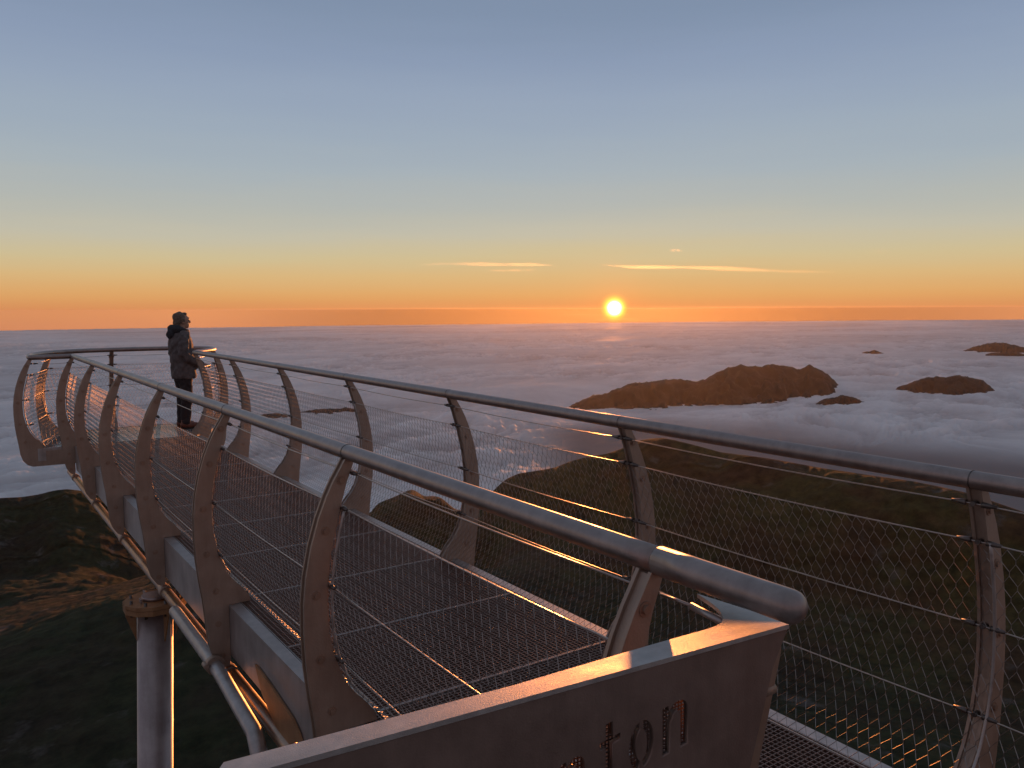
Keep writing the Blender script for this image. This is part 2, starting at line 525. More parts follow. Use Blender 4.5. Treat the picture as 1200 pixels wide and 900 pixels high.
# lower chord tubes, running under the rib feet
for n in (1.30, 2 * NC - 1.30):
    bm = bmesh.new(); tube(bm, [(n, .8, -.425), (n, 4, -.425), (n, 12.5 if n < 2 else 11.8, -.435)], .041, 18)
    for k in range(0, 7):
        s = S0 + DS * k
        tube(bm, [(n, s - .04, -.428), (n, s + .04, -.428)], .049, 18, mi=1)
    pobj('chord_tube', bm, [M_BRONZE, M_RIB])
# haunch plate under the near end of the beam
def on_n(x, y, n):
    d = ray(x, y); t = n / d[0]; return (d[1] * t, EYE + d[2] * t)
def on_n3(x, y, n):
    s_, z_ = on_n(x, y, n); return (n, s_, z_)
HP_PX = [(300, 778), (316, 800), (332, 824), (344, 842), (351, 858), (354, 868), (338, 872), (322, 846), (308, 812)]
bm = bmesh.new(); prism(bm, [on_n(x, y, 1.292) for x, y in HP_PX], lambda a, c, t: (t, a, c), 1.285, 1.297)
pobj('haunch_plate', bm, [M_ORANGE])

# --- steel column below the platform and its head
def column(n, s, ztop, zbot, label):
    root = tag(empty('support_column', (n, s, zbot)), label, 'column', 'columns under the viewing platform')
    o_ = Vector((n, s, zbot))
    def put(name, bm, mats, sm=False):
        bmesh.ops.translate(bm, verts=bm.verts, vec=-o_)
        return obj(name, bm, mats, root, sm)
    bm = bmesh.new(); tube(bm, [(n - .04 * (ztop - zbot), s, zbot), (n - .02 * (ztop - zbot), s, (zbot + ztop) / 2), (n, s, ztop)], .136, 28)
    put('pipe', bm, [M_COLUMN])
    bm = bmesh.new()
    oct_ = [(n + .235 * math.cos(u) * 1.02, s + .235 * math.sin(u)) for u in (2 * math.pi * (j + .5) / 12 for j in range(12))]
    prism(bm, oct_, lambda a, c, t: (a, c, t), ztop + .002, ztop + .042)
    prism(bm, oct_, lambda a, c, t: (a, c, t), ztop + .046, ztop + .075)
    for j in range(8):
        u = 2 * math.pi * (j + .3) / 8; x, y = n + .19 * math.cos(u), s + .19 * math.sin(u)
        tube(bm, [(x, y, ztop - .03), (x, y, ztop + .10)], .013, 6, mi=1)
    put('flange', bm, [M_ORANGE, M_FIT])
    for u in (math.pi, -math.pi * .42, .3 * math.pi, -.04 * math.pi):
        bm = bmesh.new(); c_, s_ = math.cos(u), math.sin(u)
        tri = [(.1485, ztop), (.225, ztop), (.225, ztop - .03), (.1485, ztop - .25)]
        prism(bm, tri, lambda a, c, t: (n + c_ * a - s_ * t, s + s_ * a + c_ * t, c), -.006, .006)
        put('gusset', bm, [M_ORANGE])
    bm = bmesh.new()
    tube(bm, [(n, s, ztop + .078), (n, s, -.555)], .10, 20)
    for u in (0.4, 2.0, 3.6, 5.2):
        x, y = n + .13 * math.cos(u), s + .13 * math.sin(u)
        box(bm, x - .006, x + .006, y - .03, y + .03, ztop + .078, -.55)
    put('head_stub', bm, [M_COLUMN])
    return root
M_COLUMN = metal('column_steel', (0.32, 0.26, 0.25), (0.50, 0.44, 0.43), 0.7, 0.32, 0.55, 3.2, 0.2, 60)
column(1.285, 7.0, -.66, -34.0, 'thick steel column with a bolted flange standing under the near side of the platform')
column(2 * NC - 1.285, 7.0, -.66, -34.0, 'steel column standing under the far side of the platform, mostly hidden by the deck')
st_ = tag(empty('diagonal_strut', (1.235, 5.6, -.5)), 'pale slanting tube strut running beside the lower chord from the column head', 'strut')
bm = bmesh.new(); tube(bm, [on_n3(205, 716, 1.22), on_n3(257, 787, 1.20), on_n3(298, 858, 1.19), on_n3(304, 884, 1.185), on_n3(304, 960, 1.18)], .040, 16)
bmesh.ops.translate(bm, verts=bm.verts, vec=-Vector((1.235, 5.6, -.5)))
obj('tube', bm, [M_GALV], st_, True)
bm = bmesh.new()
for s in (S0 + DS * 2,):
    c_ = Vector(on_n3(252, 779, 1.20)); tube(bm, [c_ + Vector((0, -.02, 0)), c_ + Vector((0, .02, 0))], .056, 16)
    tube(bm, [c_ + Vector((-.055, -.03, .01)), c_ + Vector((-.055, .03, .01))], .015, 10)
bmesh.ops.translate(bm, verts=bm.verts, vec=-Vector((1.235, 5.6, -.5)))
obj('clamp', bm, [M_RIB], st_)

# =================================================================== SIGN PANEL IN THE FOREGROUND
pan = tag(empty('sign_panel', (.8, 1.0, 0)), 'brown steel panel with cut-out lettering closing the near end of the platform railing', 'sign panel')
PO = Vector((.8, 1.0, 0))
def pan_obj(name, bm, mats, sm=False):
    bmesh.ops.translate(bm, verts=bm.verts, vec=-PO)
    return obj(name, bm, mats, pan, sm)
ZT = 1.112
def on_z(px, py, z):
    d = ray(px, py); t = (z - EYE) / d[2]; return np.array([d[0] * t, d[1] * t])
A1 = on_z(923, 731, ZT); A0_ = on_z(600, 820, ZT)
ax = (A1 - A0_) / np.linalg.norm(A1 - A0_); ay = np.array([-ax[1], ax[0]])
A0 = A1 - ax * 1.10; LEN = 1.10
def onpanel(px, py):
    d = ray(px, py); nrm = np.array([ay[0], ay[1], 0]); o3 = np.array([A0[0], A0[1], 0]); e = np.array([0, 0, EYE])
    t = ((o3 - e) @ nrm) / (d @ nrm); q = e + d * t
    return (q[:2] - A0) @ ax, q[2]
# letter shapes, one unit = x-height; even-odd holes cut through the plate
def g_n():
    arc = [(.36 + .24 * math.cos(u), .72 + .28 * math.sin(u)) for u in np.linspace(math.pi * .8, 0, 10)]
    arci = [(.33 + .09 * math.cos(u), .68 + .12 * math.sin(u)) for u in np.linspace(0, math.pi, 8)]
    return [[(0, 0), (0, 1), (.14, 1), (.15, .88)] + arc + [(.60, 0), (.42, 0)] + arci + [(.18, .6), (.18, 0)]]
def g_o():
    out_ = []
    for s_, e_ in ((.55, 1.45), (-.45, .45)):
        us = np.linspace(s_ * math.pi, e_ * math.pi, 12)
        out_.append([(.33 + .33 * math.cos(u), .5 + .5 * math.sin(u)) for u in us] + [(.33 + .145 * math.cos(u), .5 + .32 * math.sin(u)) for u in us[::-1]])
    return out_
def g_t():
    return [[(.12, .1), (.12, .84), (0, .84), (0, 1), (.12, 1), (.12, 1.32), (.27, 1.32), (.27, 1), (.42, 1), (.42, .84), (.27, .84), (.27, .2), (.33, .13), (.42, .13), (.42, 0), (.24, 0)]]
def g_p():
    us = np.linspace(-.42 * math.pi, .42 * math.pi, 12)
    return [[(0, -.42), (0, 1), (.14, 1), (.14, -.42)], [(.3 + .33 * math.cos(u), .5 + .5 * math.sin(u)) for u in us] + [(.3 + .18 * math.cos(u), .5 + .35 * math.sin(u)) for u in us[::-1]]]
outlines = []
starts = [(g_p, 573, 27, .60), (g_o, 613, 28, .66), (g_n, 657, 29, .60), (g_t, 703, 24, .42), (g_o, 737, 29.5, .66), (g_n, 776.5, 30, .60)]
H_PX = 57.0
def base_y(px): return 880 + .55 * (791 - px)
for gf, px, wpx, wu in starts:
    for poly in gf():
        outlines.append([onpanel(px + a / wu * wpx, base_y(px + a / wu * wpx) - c * H_PX) for a, c in poly])
_u = [q[0] for p_ in outlines for q in p_]; _z = [q[1] for p_ in outlines for q in p_]
def plate_with_holes(name, outer, holes, depth):
    cu = bpy.data.curves.new(name, 'CURVE'); cu.dimensions = '2D'; cu.fill_mode = 'BOTH'; cu.extrude = depth / 2
    for poly in [outer] + holes:
        sp = cu.splines.new('POLY'); sp.points.add(len(poly) - 1); sp.use_cyclic_u = True
        for p_, (a, c) in zip(sp.points, poly): p_.co = (a, c, 0, 1)
    ob = bpy.data.objects.new(name, cu); COL.objects.link(ob)
    dg = bpy.context.evaluated_depsgraph_get()
    me = bpy.data.meshes.new_from_object(ob.evaluated_get(dg))
    bpy.data.objects.remove(ob); bpy.data.curves.remove(cu)
    return me
ZB = 0.02
RE = [onpanel(906, 782), onpanel(879, 900), (onpanel(879, 900)[0] - .03, .55), (onpanel(879, 900)[0] - .02, .30), (onpanel(879, 900)[0], ZB)]
me = plate_with_holes('plate', [(0, ZB)] + RE[::-1] + [(LEN, ZT - .0115), (0, ZT - .0115)], outlines, .012)
bm = bmesh.new(); bm.from_mesh(me); bpy.data.meshes.remove(me)
for v in bm.verts:
    a, c, t = v.co
    q = A0 + ax * a + ay * (.006 + t)
    v.co = (q[0], q[1], c)
bmesh.ops.remove_doubles(bm, verts=bm.verts, dist=1e-5)
pan_obj('plate', bm, [M_PANEL])
# perforated sheet behind the letters
bm = bmesh.new()
def pp(a, c, t):
    q = A0 + ax * a + ay * t
    return (q[0], q[1], c)
g0, g1 = min(_u) - .03, max(_u) + .03; BASE, XH = min(_z) + .05, (max(_z) + .03 - min(_z)) / 1.4
for k in range(int((g1 - g0) / .0075)):
    a = g0 + k * .0075
    prism(bm, [(a, BASE - .08), (a + .0032, BASE - .08), (a + .0032, BASE + XH * 1.4), (a, BASE + XH * 1.4)], pp, .030, .0315)
for k in range(int((XH * 1.4 + .08) / .0075)):
    c = BASE - .08 + k * .0075
    prism(bm, [(g0, c), (g1, c), (g1, c + .0032), (g0, c + .0032)], pp, .0286, .0298)
pan_obj('backing_grille', bm, [M_GRATE])
# end post behind the plate, showing as a dark band along its right edge
bm = bmesh.new()
PR = [(LEN + .004, ZT - .024), (onpanel(922, 770)), (onpanel(896, 900)), (onpanel(896, 900)[0] - .03, .55), (onpanel(896, 900)[0] - .02, .3), (onpanel(896, 900)[0], ZB)]
PR = PR + [(a - .075, c) for a, c in PR[::-1]]
prism(bm, PR, pp, .016, .027)
ua, za = onpanel(909, 815)
tube(bm, [pp(ua - .014, za, .024), pp(ua + .018, za + .003, .0245)], .0125, 12)
pan_obj('end_post', bm, [M_BOLT])
# top flange with the gusset that reaches the handrail; it leans a little away from the visitor
TP = [on_z(x, y, ZT) for x, y in ((922.5, 728.5), (817, 693), (826, 699), (835, 705), (842, 711), (846, 717), (847.5, 722), (845, 727), (838, 731), (826, 735), (763, 752.5), (600, 800.5))]
lft = A0 + ax * .012
fl = [tuple(A0 - ay * .004)] + [tuple(A1 - ay * .004)] + [tuple(q) for q in TP] + [tuple(A0 + ax * .012 + ay * float((TP[-1] - A0) @ ay)), tuple(A0 + ay * .03)]
def lean(a, c, t):
    q = np.array([a, c]); r_ = float((q - A0) @ ay)
    return (a, c, ZT - .009 + t - .085 * min(r_, .06))
bm = bmesh.new(); prism(bm, fl, lean, 0, .009)
pan_obj('top_flange', bm, [M_FLANGE])
# the turnbuckle tie behind the gusset
bm = bmesh.new()
ta, tb, tc_ = on_n3(774, 696, 1.36), on_n3(810, 710, 1.345), on_n3(850, 731, 1.33)
tube(bm, [ta, tb], .0035, 8)
tube(bm, [tb, tc_], .0085, 10, mi=1)
pan_obj('tie_rod', bm, [M_WIRE, M_GALV])

# terrace the visitor stands on
bm = bmesh.new(); box(bm, -6, 1.28, -6, 1.10, -.35, -.03); box(bm, 1.28, 6, -6, -.45, -.35, -.03)
tag(obj('terrace_floor', bm, M_STONE), kind='structure')

# =================================================================== PERSON
PX, PY = 2.86, 12.74
per = tag(empty('person', (PX, PY, 0), R(5)), 'person in dark hooded jacket and trousers standing by the far curved railing', 'person')
# local axes: +x ahead (the way the person looks), +y to the left
def blob(name, parts, mat, parent, voxel=.012, smooth_it=6, disp=0.0):
    bm = bmesh.new()
    for p in parts:
        if p[0] == 'e':      # ellipsoid: centre, radii, tilt about y
            _, c, r, *tl = p
            mtx = Matrix.Translation(c) @ Matrix.Rotation(tl[0] if tl else 0, 4, 'Y') @ Matrix.Diagonal((*r, 1))
            bmesh.ops.create_icosphere(bm, subdivisions=3, radius=1, matrix=mtx)
        elif p[0] == 't':    # tapered limb: points, radii
            tube(bm, p[1], list(p[2]), 14)
            for q, rr in zip(p[1], p[2]):
                bmesh.ops.create_icosphere(bm, subdivisions=2, radius=rr, matrix=Matrix.Translation(q))
        elif p[0] == 's':    # stacked elliptical sections: (cx, cy, z, rx, ry)
            rings = []
            for cx_, cy_, z, rx, ry in p[1]:
                rings.append([bm.verts.new((cx_ + rx * math.cos(u), cy_ + ry * math.sin(u), z)) for u in (2 * math.pi * j / 20 for j in range(20))])
            for a, c in zip(rings, rings[1:]):
                for j in range(20): bm.faces.new((a[j], a[(j + 1) % 20], c[(j + 1) % 20], c[j]))
            bm.faces.new(rings[0][::-1]); bm.faces.new(rings[-1])
    o = obj(name, bm, mat, parent)
    md = o.modifiers.new('join', 'REMESH'); md.mode = 'VOXEL'; md.voxel_size = voxel; md.use_smooth_shade = True
    ms = o.modifiers.new('soft', 'SMOOTH'); ms.iterations = smooth_it; ms.factor = .5
    dg = bpy.context.evaluated_depsgraph_get()
    me = bpy.data.meshes.new_from_object(o.evaluated_get(dg))
    o.modifiers.clear(); old = o.data; o.data = me; bpy.data.meshes.remove(old)
    if not me.materials: me.materials.append(mat)
    if disp:
        co = np.zeros(len(me.vertices) * 3); me.vertices.foreach_get('co', co); co = co.reshape(-1, 3)
        nn = np.zeros(len(me.vertices) * 3); me.vertices.foreach_get('normal', nn); nn = nn.reshape(-1, 3)
        d_ = fbm(co[:, 0] * 14 + co[:, 1] * 5, co[:, 2] * 11 + co[:, 1] * 9, 3, 5)
        me.vertices.foreach_set('co', (co + nn * (d_ * disp)[:, None]).ravel())
    me.polygons.foreach_set('use_smooth', [True] * len(me.polygons))
    return o
# right = -y.  one continuous body: head, neck, trunk, arms with hands, legs
fingers = []
for sd in (-1, 1):
    hx, hy, hz = .235, sd * .17, .955
    for k, (dy, ln) in enumerate(((-.030, .062), (-.010, .075), (.011, .071), (.031, .055))):
        b0 = Vector((hx + .055, hy + dy, hz - .012)); b1 = b0 + Vector((ln * .55, 0, -.016)); b2 = b1 + Vector((ln * .3, 0, -.035))
        fingers.append(('t', [b0, b1, b2], [.0105, .0095, .008]))
    fingers.append(('t', [Vector((hx + .0, hy - sd * .035, hz)), Vector((hx + .04, hy - sd * .06, hz - .005)), Vector((hx + .07, hy - sd * .062, hz - .018))], [.013, .011, .009]))
    fingers.append(('e', (hx + .025, hy, hz - .004), (.05, .042, .017), .2))
body_parts = [
    ('e', (.028, 0, 1.605), (.092, .074, .098)), ('e', (.052, 0, 1.545), (.062, .055, .068)), ('e', (.088, 0, 1.52), (.034, .038, .038)),
    ('t', [Vector((.118, 0, 1.615)), Vector((.137, 0, 1.577))], [.010, .0165]), ('e', (.112, 0, 1.545), (.018, .025, .010)), ('e', (.112, 0, 1.528), (.016, .022, .009)),
    ('e', (.105, 0, 1.635), (.022, .055, .014)), ('e', (.015, -.076, 1.578), (.020, .011, .034)), ('e', (.015, .076, 1.578), (.020, .011, .034)),
    ('t', [Vector((.02, 0, 1.54)), Vector((-.012, 0, 1.43))], [.058, .062]),
    ('s', [(0, 0, .84, .10, .155), (.0, 0, .95, .105, .15), (.0, 0, 1.1, .105, .145), (-.01, 0, 1.25, .115, .175), (-.015, 0, 1.38, .10, .175), (-.012, 0, 1.44, .06, .09)]),
]
for sd in (-1, 1):
    body_parts += [('t', [Vector((-.015, sd * .19, 1.385)), Vector((-.05, sd * .225, 1.12)), Vector((.10, sd * .20, 1.0)), Vector((.215, sd * .175, .96))], [.055, .045, .036, .028]),
                   ('t', [Vector((0, sd * .085, .86)), Vector((.012, sd * .09, .48)), Vector((-.015, sd * .09, .085))], [.088, .058, .042]),
                   ('t', [Vector((-.03, sd * .09, .05)), Vector((.10, sd * .095, .035))], [.038, .03])]
blob('body', body_parts + fingers, M_SKIN, per, .0085, 4)
# eyes
for sd in (-1, 1):
    bm = bmesh.new()
    bmesh.ops.create_icosphere(bm, subdivisions=2, radius=.0125, matrix=Matrix.Translation((.107, sd * .031, 1.603)))
    obj('eye', bm, M_EYE, per, True)
# hair: short, ruffled
hp_ = [('e', (-.014, 0, 1.642), (.096, .083, .088)), ('e', (-.048, 0, 1.585), (.056, .076, .090)), ('e', (.045, 0, 1.694), (.042, .056, .026)), ('e', (-.045, 0, 1.525), (.030, .050, .045))]
for sd in (-1, 1):
    hp_.append(('e', (.005, sd * .066, 1.605), (.045, .022, .055)))
blob('hair', hp_, M_HAIR, per, .0065, 2, .012)
# jacket: trunk, sleeves, hood lying on the back, collar
jk = [('s', [(.02, 0, .745, .165, .215), (.022, 0, .80, .172, .22), (.015, 0, .95, .168, .21), (.0, 0, 1.10, .165, .205), (-.012, 0, 1.25, .165, .215), (-.02, 0, 1.36, .145, .21), (-.015, 0, 1.435, .10, .14), (-.01, 0, 1.475, .075, .085)])]
for sd in (-1, 1):
    jk += [('t', [Vector((-.015, sd * .195, 1.385)), Vector((-.04, sd * .225, 1.26)), Vector((-.055, sd * .24, 1.12)), Vector((.02, sd * .235, 1.045)), Vector((.13, sd * .21, .985)), Vector((.225, sd * .175, .955))], [.078, .075, .066, .064, .055, .048])]
jk += [('e', (.155, -.14, .93), (.05, .07, .055)), ('e', (.155, .14, .93), (.05, .07, .055))]
blob('jacket', jk, M_JACKET, per, .012, 3, .010)
hd = [('t', [Vector((.02, -.115, 1.455)), Vector((-.07, -.10, 1.475)), Vector((-.125, 0, 1.475)), Vector((-.07, .10, 1.475)), Vector((.02, .115, 1.455))], [.035, .055, .065, .055, .035]), ('e', (-.15, 0, 1.40), (.055, .10, .075)), ('e', (-.12, 0, 1.50), (.05, .09, .045))]
blob('hood', hd, M_TRIM, per, .010, 3, .008)
blob('scarf', [('t', [Vector((.07, -.06, 1.455)), Vector((.095, 0, 1.42)), Vector((.07, .06, 1.455))], [.03, .035, .03]), ('e', (.105, 0, 1.36), (.03, .04, .06))], M_SHIRT, per, .010, 2, .006)
tr = [('s', [(.005, 0, .70, .125, .165), (.005, 0, .80, .125, .17), (0, 0, .90, .115, .16)])]
for sd in (-1, 1):
    tr += [('t', [Vector((.005, sd * .088, .82)), Vector((.02, sd * .092, .50)), Vector((.0, sd * .092, .28)), Vector((-.012, sd * .092, .10))], [.108, .083, .074, .068])]
blob('trousers', tr, M_TROUSER, per, .012, 3, .008)
for sd in (-1, 1):
    o = blob('boot', [('t', [Vector((-.035, sd * .092, .06)), Vector((.06, sd * .098, .052)), Vector((.145, sd * .105, .045))], [.056, .05, .043]), ('t', [Vector((-.02, sd * .092, .06)), Vector((-.015, sd * .092, .15))], [.058, .060])], M_BOOT, per, .009, 3)
    bm = bmesh.new()
    sole = [(-.10, -.03), (-.085, -.045), (0, -.042), (.09, -.05), (.16, -.04), (.192, 0), (.16, .04), (.09, .05), (0, .042), (-.085, .045), (-.10, .03)]
    prism(bm, sole, lambda a, c, t: (a, sd * .098 + c, t), .0005, .022)
    obj('sole', bm, M_SOLE, o)

# =================================================================== TERRAIN
def crest_table(px):
    t = sorted(azel(*q) for q in px)
    return np.array([a for a, e in t]), np.array([e for a, e in t])
FAR_PX = [(-300, 640), (-150, 606), (-60, 594), (0, 583.5), (25, 582.5), (45, 579.5), (62, 575), (78, 573), (95, 575), (115, 580), (140, 588), (180, 602), (250, 630), (340, 640), (400, 615), (430, 597), (447, 588), (463, 582), (475, 576), (483, 573), (490, 577), (497, 582), (508, 581), (517, 583), (533, 597), (556, 600), (580, 573), (592, 562), (607, 555), (627, 552), (650, 548), (670, 540), (690, 535), (710, 532), (728, 526), (745, 517), (762, 514), (776, 513), (792, 516), (812, 521), (845, 530), (900, 537), (960, 548), (1020, 557), (1070, 564), (1100, 570), (1135, 578), (1200, 600), (1300, 640), (1450, 720)]
FA, FE = crest_table(FAR_PX)
MID_PX = [(-300, 830), (-100, 770), (0, 739), (60, 722), (130, 700), (195, 674), (260, 655), (330, 648), (420, 690), (520, 780)]
MA, ME = crest_table(MID_PX)
az_f = np.arange(R(-14), R(84), R(.105)); az_b = np.arange(R(84), R(346), R(1.5))
AZ = np.concatenate([az_f, az_b])
RR = np.geomspace(3.0, 9000.0, 330)
RR = np.unique(np.concatenate([RR, np.linspace(1200, 4600, 190)]))
na, nr = len(AZ), len(RR)
Zt = np.zeros((na, nr)); lr = np.log(RR)
for i, a in enumerate(AZ):
    aa = a if a < math.pi else a - 2 * math.pi
    inside = FA[0] < aa < FA[-1]
    e1 = np.interp(aa, FA, FE) if inside else R(-18)
    rc = np.interp(aa, [R(-5), R(8), R(20), R(27), R(31), R(36), R(46), R(60), R(75)], [4200, 4100, 3900, 3300, 3300, 3000, 2700, 2300, 2000])
    zc = EYE + rc * math.tan(e1)
    wl = float(smooth(R(27), R(20), np.array(aa))) if aa > R(-40) else 0.0
    e2 = np.interp(aa, MA, ME)
    r2 = 1500.0; z2_ = EYE + r2 * math.tan(e2)
    zv = min(zc - 60, -760)
    base_mid = -640 + 0 * wl
    zmid = base_mid * (1 - wl) + z2_ * wl
    pts = [(3, -3.0), (8, -9), (20, -22), (60, -58), (250, -205), (700, -470), (r2, zmid), (r2 + 500, min(zmid - 130 * wl, zmid)), (rc * .80, zc - 150 + 20), (rc, zc), (rc * 1.35, zc - 420), (rc * 1.9, -1750), (9000, -2300)]
    if not inside:
        pts = [(3, -3.0), (8, -9), (20, -20), (60, -50), (250, -190), (700, -480), (2000, -1100), (4500, -1900), (9000, -2500)]
    Zt[i] = np.interp(lr, np.log([p[0] for p in pts]), [p[1] for p in pts])
ker = np.hanning(33); ker /= ker.sum()
Zp = np.pad(Zt, ((0, 0), (16, 16)), mode='edge')
Zt = sum(ker[k] * Zp[:, k:k + nr] for k in range(33))
ker = np.hanning(81); ker /= ker.sum(); nf = len(az_f)
Zp = np.pad(Zt[:nf], ((40, 40), (0, 0)), mode='edge')
Zt[:nf] = sum(ker[k] * Zp[k:k + nf] for k in range(81))
X = np.sin(AZ)[:, None] * RR[None]; Y = np.cos(AZ)[:, None] * RR[None]
amp = smooth(150, 1200, RR)[None]
rid = 1 - np.abs(fbm(X / 620, Y / 620, 6, 11, .52)) * 1.2
nearf = smooth(1900, 2900, RR)[None]
Zt = Zt + amp * ((9 + 24 * nearf) * (rid - .6) + (3 + 8 * nearf) * fbm(X / 160, Y / 160, 5, 31, .55)) + smooth(20, 150, RR)[None] * 2.2 * fbm(X / 22, Y / 22, 4, 41)
# keep the surveyed skyline
far = RR > 600; rcs = np.interp(np.where(AZ > math.pi, AZ - 2 * math.pi, AZ), [R(-5), R(8), R(20), R(27), R(31), R(36), R(46), R(60), R(75)], [4200, 4100, 3900, 3300, 3300, 3000, 2700, 2300, 2000]); w_ = smooth(.62 * rcs[:, None], .93 * rcs[:, None], RR[None] + 0 * rcs[:, None])
aas = np.where(AZ > math.pi, AZ - 2 * math.pi, AZ); ins = (aas > FA[0]) & (aas < FA[-1])
tgt = np.tan(np.interp(aas, FA, FE)); kern = np.hanning(9); kern /= kern.sum(); tgt = np.convolve(np.pad(tgt, 3, mode='edge'), np.hanning(9)[1:-1] / np.hanning(9).sum(), mode='valid')
for it in range(8):
    tn = np.where(far[None], (Zt - EYE) / RR[None], -9).max(1)
    dlt = np.where(ins, tgt - tn, 0.0)
    if it < 6:
        dlt = np.convolve(np.pad(dlt, 4, mode='edge'), kern, mode='valid')
    Zt += RR[None] * dlt[:, None] * w_
V = np.stack([X, Y, Zt], -1).reshape(-1, 3)
ii, jj = np.meshgrid(np.arange(na), np.arange(nr - 1), indexing='ij')
i2 = (ii + 1) % na
Q = np.stack([ii * nr + jj, ii * nr + jj + 1, i2 * nr + jj + 1, i2 * nr + jj], -1).reshape(-1, 4)

m, nt, b, out = new_mat('alpine_ground'); M_LAND = m
tc = N(nt, 'ShaderNodeTexCoord')
n1 = N(nt, 'ShaderNodeTexNoise'); n1.inputs['Scale'].default_value = .0042; n1.inputs['Detail'].default_value = 9; n1.inputs['Roughness'].default_value = .62
n2 = N(nt, 'ShaderNodeTexNoise'); n2.inputs['Scale'].default_value = .03; n2.inputs['Detail'].default_value = 11; n2.inputs['Roughness'].default_value = .76
n3 = N(nt, 'ShaderNodeTexNoise'); n3.inputs['Scale'].default_value = .011; n3.inputs['Detail'].default_value = 6; n3.inputs['Roughness'].default_value = .6
for n in (n1, n2, n3): nt.links.new(tc.outputs['Object'], n.inputs['Vector'])
c1 = ramp(nt, [(.34, (.027, .023, .017)), (.46, (.032, .031, .019)), (.56, (.026, .034, .017)), (.68, (.040, .043, .022))], n1.outputs['Fac'])
c2 = ramp(nt, [(.36, (.32, .32, .32)), (.64, (1.4, 1.34, 1.28))], n2.outputs['Fac'])
mx = N(nt, 'ShaderNodeMix', data_type='RGBA', blend_type='MULTIPLY'); mx.inputs[0].default_value = .8
nt.links.new(c1.outputs['Color'], mx.inputs[6]); nt.links.new(c2.outputs['Color'], mx.inputs[7])
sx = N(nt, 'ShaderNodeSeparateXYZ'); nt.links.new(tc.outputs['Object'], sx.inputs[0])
veil = N(nt, 'ShaderNodeMapRange', interpolation_type='SMOOTHSTEP'); veil.inputs['From Min'].default_value = 900; veil.inputs['From Max'].default_value = 1700; nt.links.new(sx.outputs['X'], veil.inputs['Value'])  # warm glare veil put into the colour of the right-hand slopes
mxd = N(nt, 'ShaderNodeMix', data_type='RGBA', blend_type='MULTIPLY'); nt.links.new(veil.outputs['Result'], mxd.inputs[0]); nt.links.new(mx.outputs[2], mxd.inputs[6]); mxd.inputs[7].default_value = (2.6, 1.7, 1.35, 1); mxd.clamp_result = False
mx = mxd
rk = ramp(nt, [(.60, (0, 0, 0)), (.70, (1, 1, 1))], n3.outputs['Fac'])
mr_ = N(nt, 'ShaderNodeMath', operation='MULTIPLY'); nt.links.new(rk.outputs['Color'], mr_.inputs[0]); nt.links.new(n2.outputs['Fac'], mr_.inputs[1])
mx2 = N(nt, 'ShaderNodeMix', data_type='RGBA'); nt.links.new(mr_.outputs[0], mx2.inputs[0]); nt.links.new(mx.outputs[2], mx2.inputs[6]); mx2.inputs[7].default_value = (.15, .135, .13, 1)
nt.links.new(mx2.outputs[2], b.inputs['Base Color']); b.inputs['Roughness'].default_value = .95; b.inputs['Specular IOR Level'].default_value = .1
bp = N(nt, 'ShaderNodeBump'); bp.inputs['Strength'].default_value = .45; bp.inputs['Distance'].default_value = 9
nt.links.new(n2.outputs['Fac'], bp.inputs['Height']); nt.links.new(bp.outputs['Normal'], b.inputs['Normal'])
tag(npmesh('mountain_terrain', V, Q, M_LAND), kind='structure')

# =================================================================== SEA OF CLOUDS
HZ = sorted((azel(*q)[0], azel(*q)[1]) for q in [(-400, 390), (0, 387.5), (300, 383), (600, 379.5), (900, 376.5), (1200, 374.5), (1600, 374)])
HZA, HZE = np.array([h[0] for h in HZ]), np.array([h[1] for h in HZ])
ELS = np.concatenate([np.arange(R(16.5), R(5), -R(.052)), np.arange(R(5), R(1.9), -R(.030)), np.arange(R(1.9), R(.985), -R(.016))])
RC = 1300 / np.tan(ELS)
cz_f = np.arange(R(-8), R(80), R(.075)); cz_b = np.arange(R(80), R(352), R(2.0))
CZ = np.concatenate([cz_f, cz_b]); na, nr = len(CZ), len(RC)
X = np.sin(CZ)[:, None] * RC[None]; Y = np.cos(CZ)[:, None] * RC[None]
ca = np.where(CZ > math.pi, CZ - 2 * math.pi, CZ)
dip = np.interp(ca, HZA, HZE)
ZB_ = -1300 + (RC[None] / RC[-1]) ** 1.6 * (RC[-1] * np.tan(dip)[:, None] + 1300 + EYE)
# drifting rolls and heaps
wx = X + 420 * fbm(X / 2600, Y / 2600, 3, 71); wy = Y + 420 * fbm(X / 2600, Y / 2600, 3, 77)
rot = R(-34); ux = wx * math.cos(rot) - wy * math.sin(rot); uy = wx * math.sin(rot) + wy * math.cos(rot)
big = fbm(X / 7000, Y / 7000, 3, 61)
dens = smooth(-.55, .35, fbm(X / 4200, Y / 4200, 3, 91))
roll = fbm(ux / 3600, uy / 1500, 3, 63)
h = 50 * big + 34 * roll + (9 + 32 * dens ** 1.5) * fbm(ux / 1050, uy / 520, 5, 51, .52) + (.35 + .65 * smooth(5000, 9500, RC[None])) * (4 + 16 * dens ** 1.5) * fbm(ux / 330, uy / 150, 4, 57, .58, billow=True)
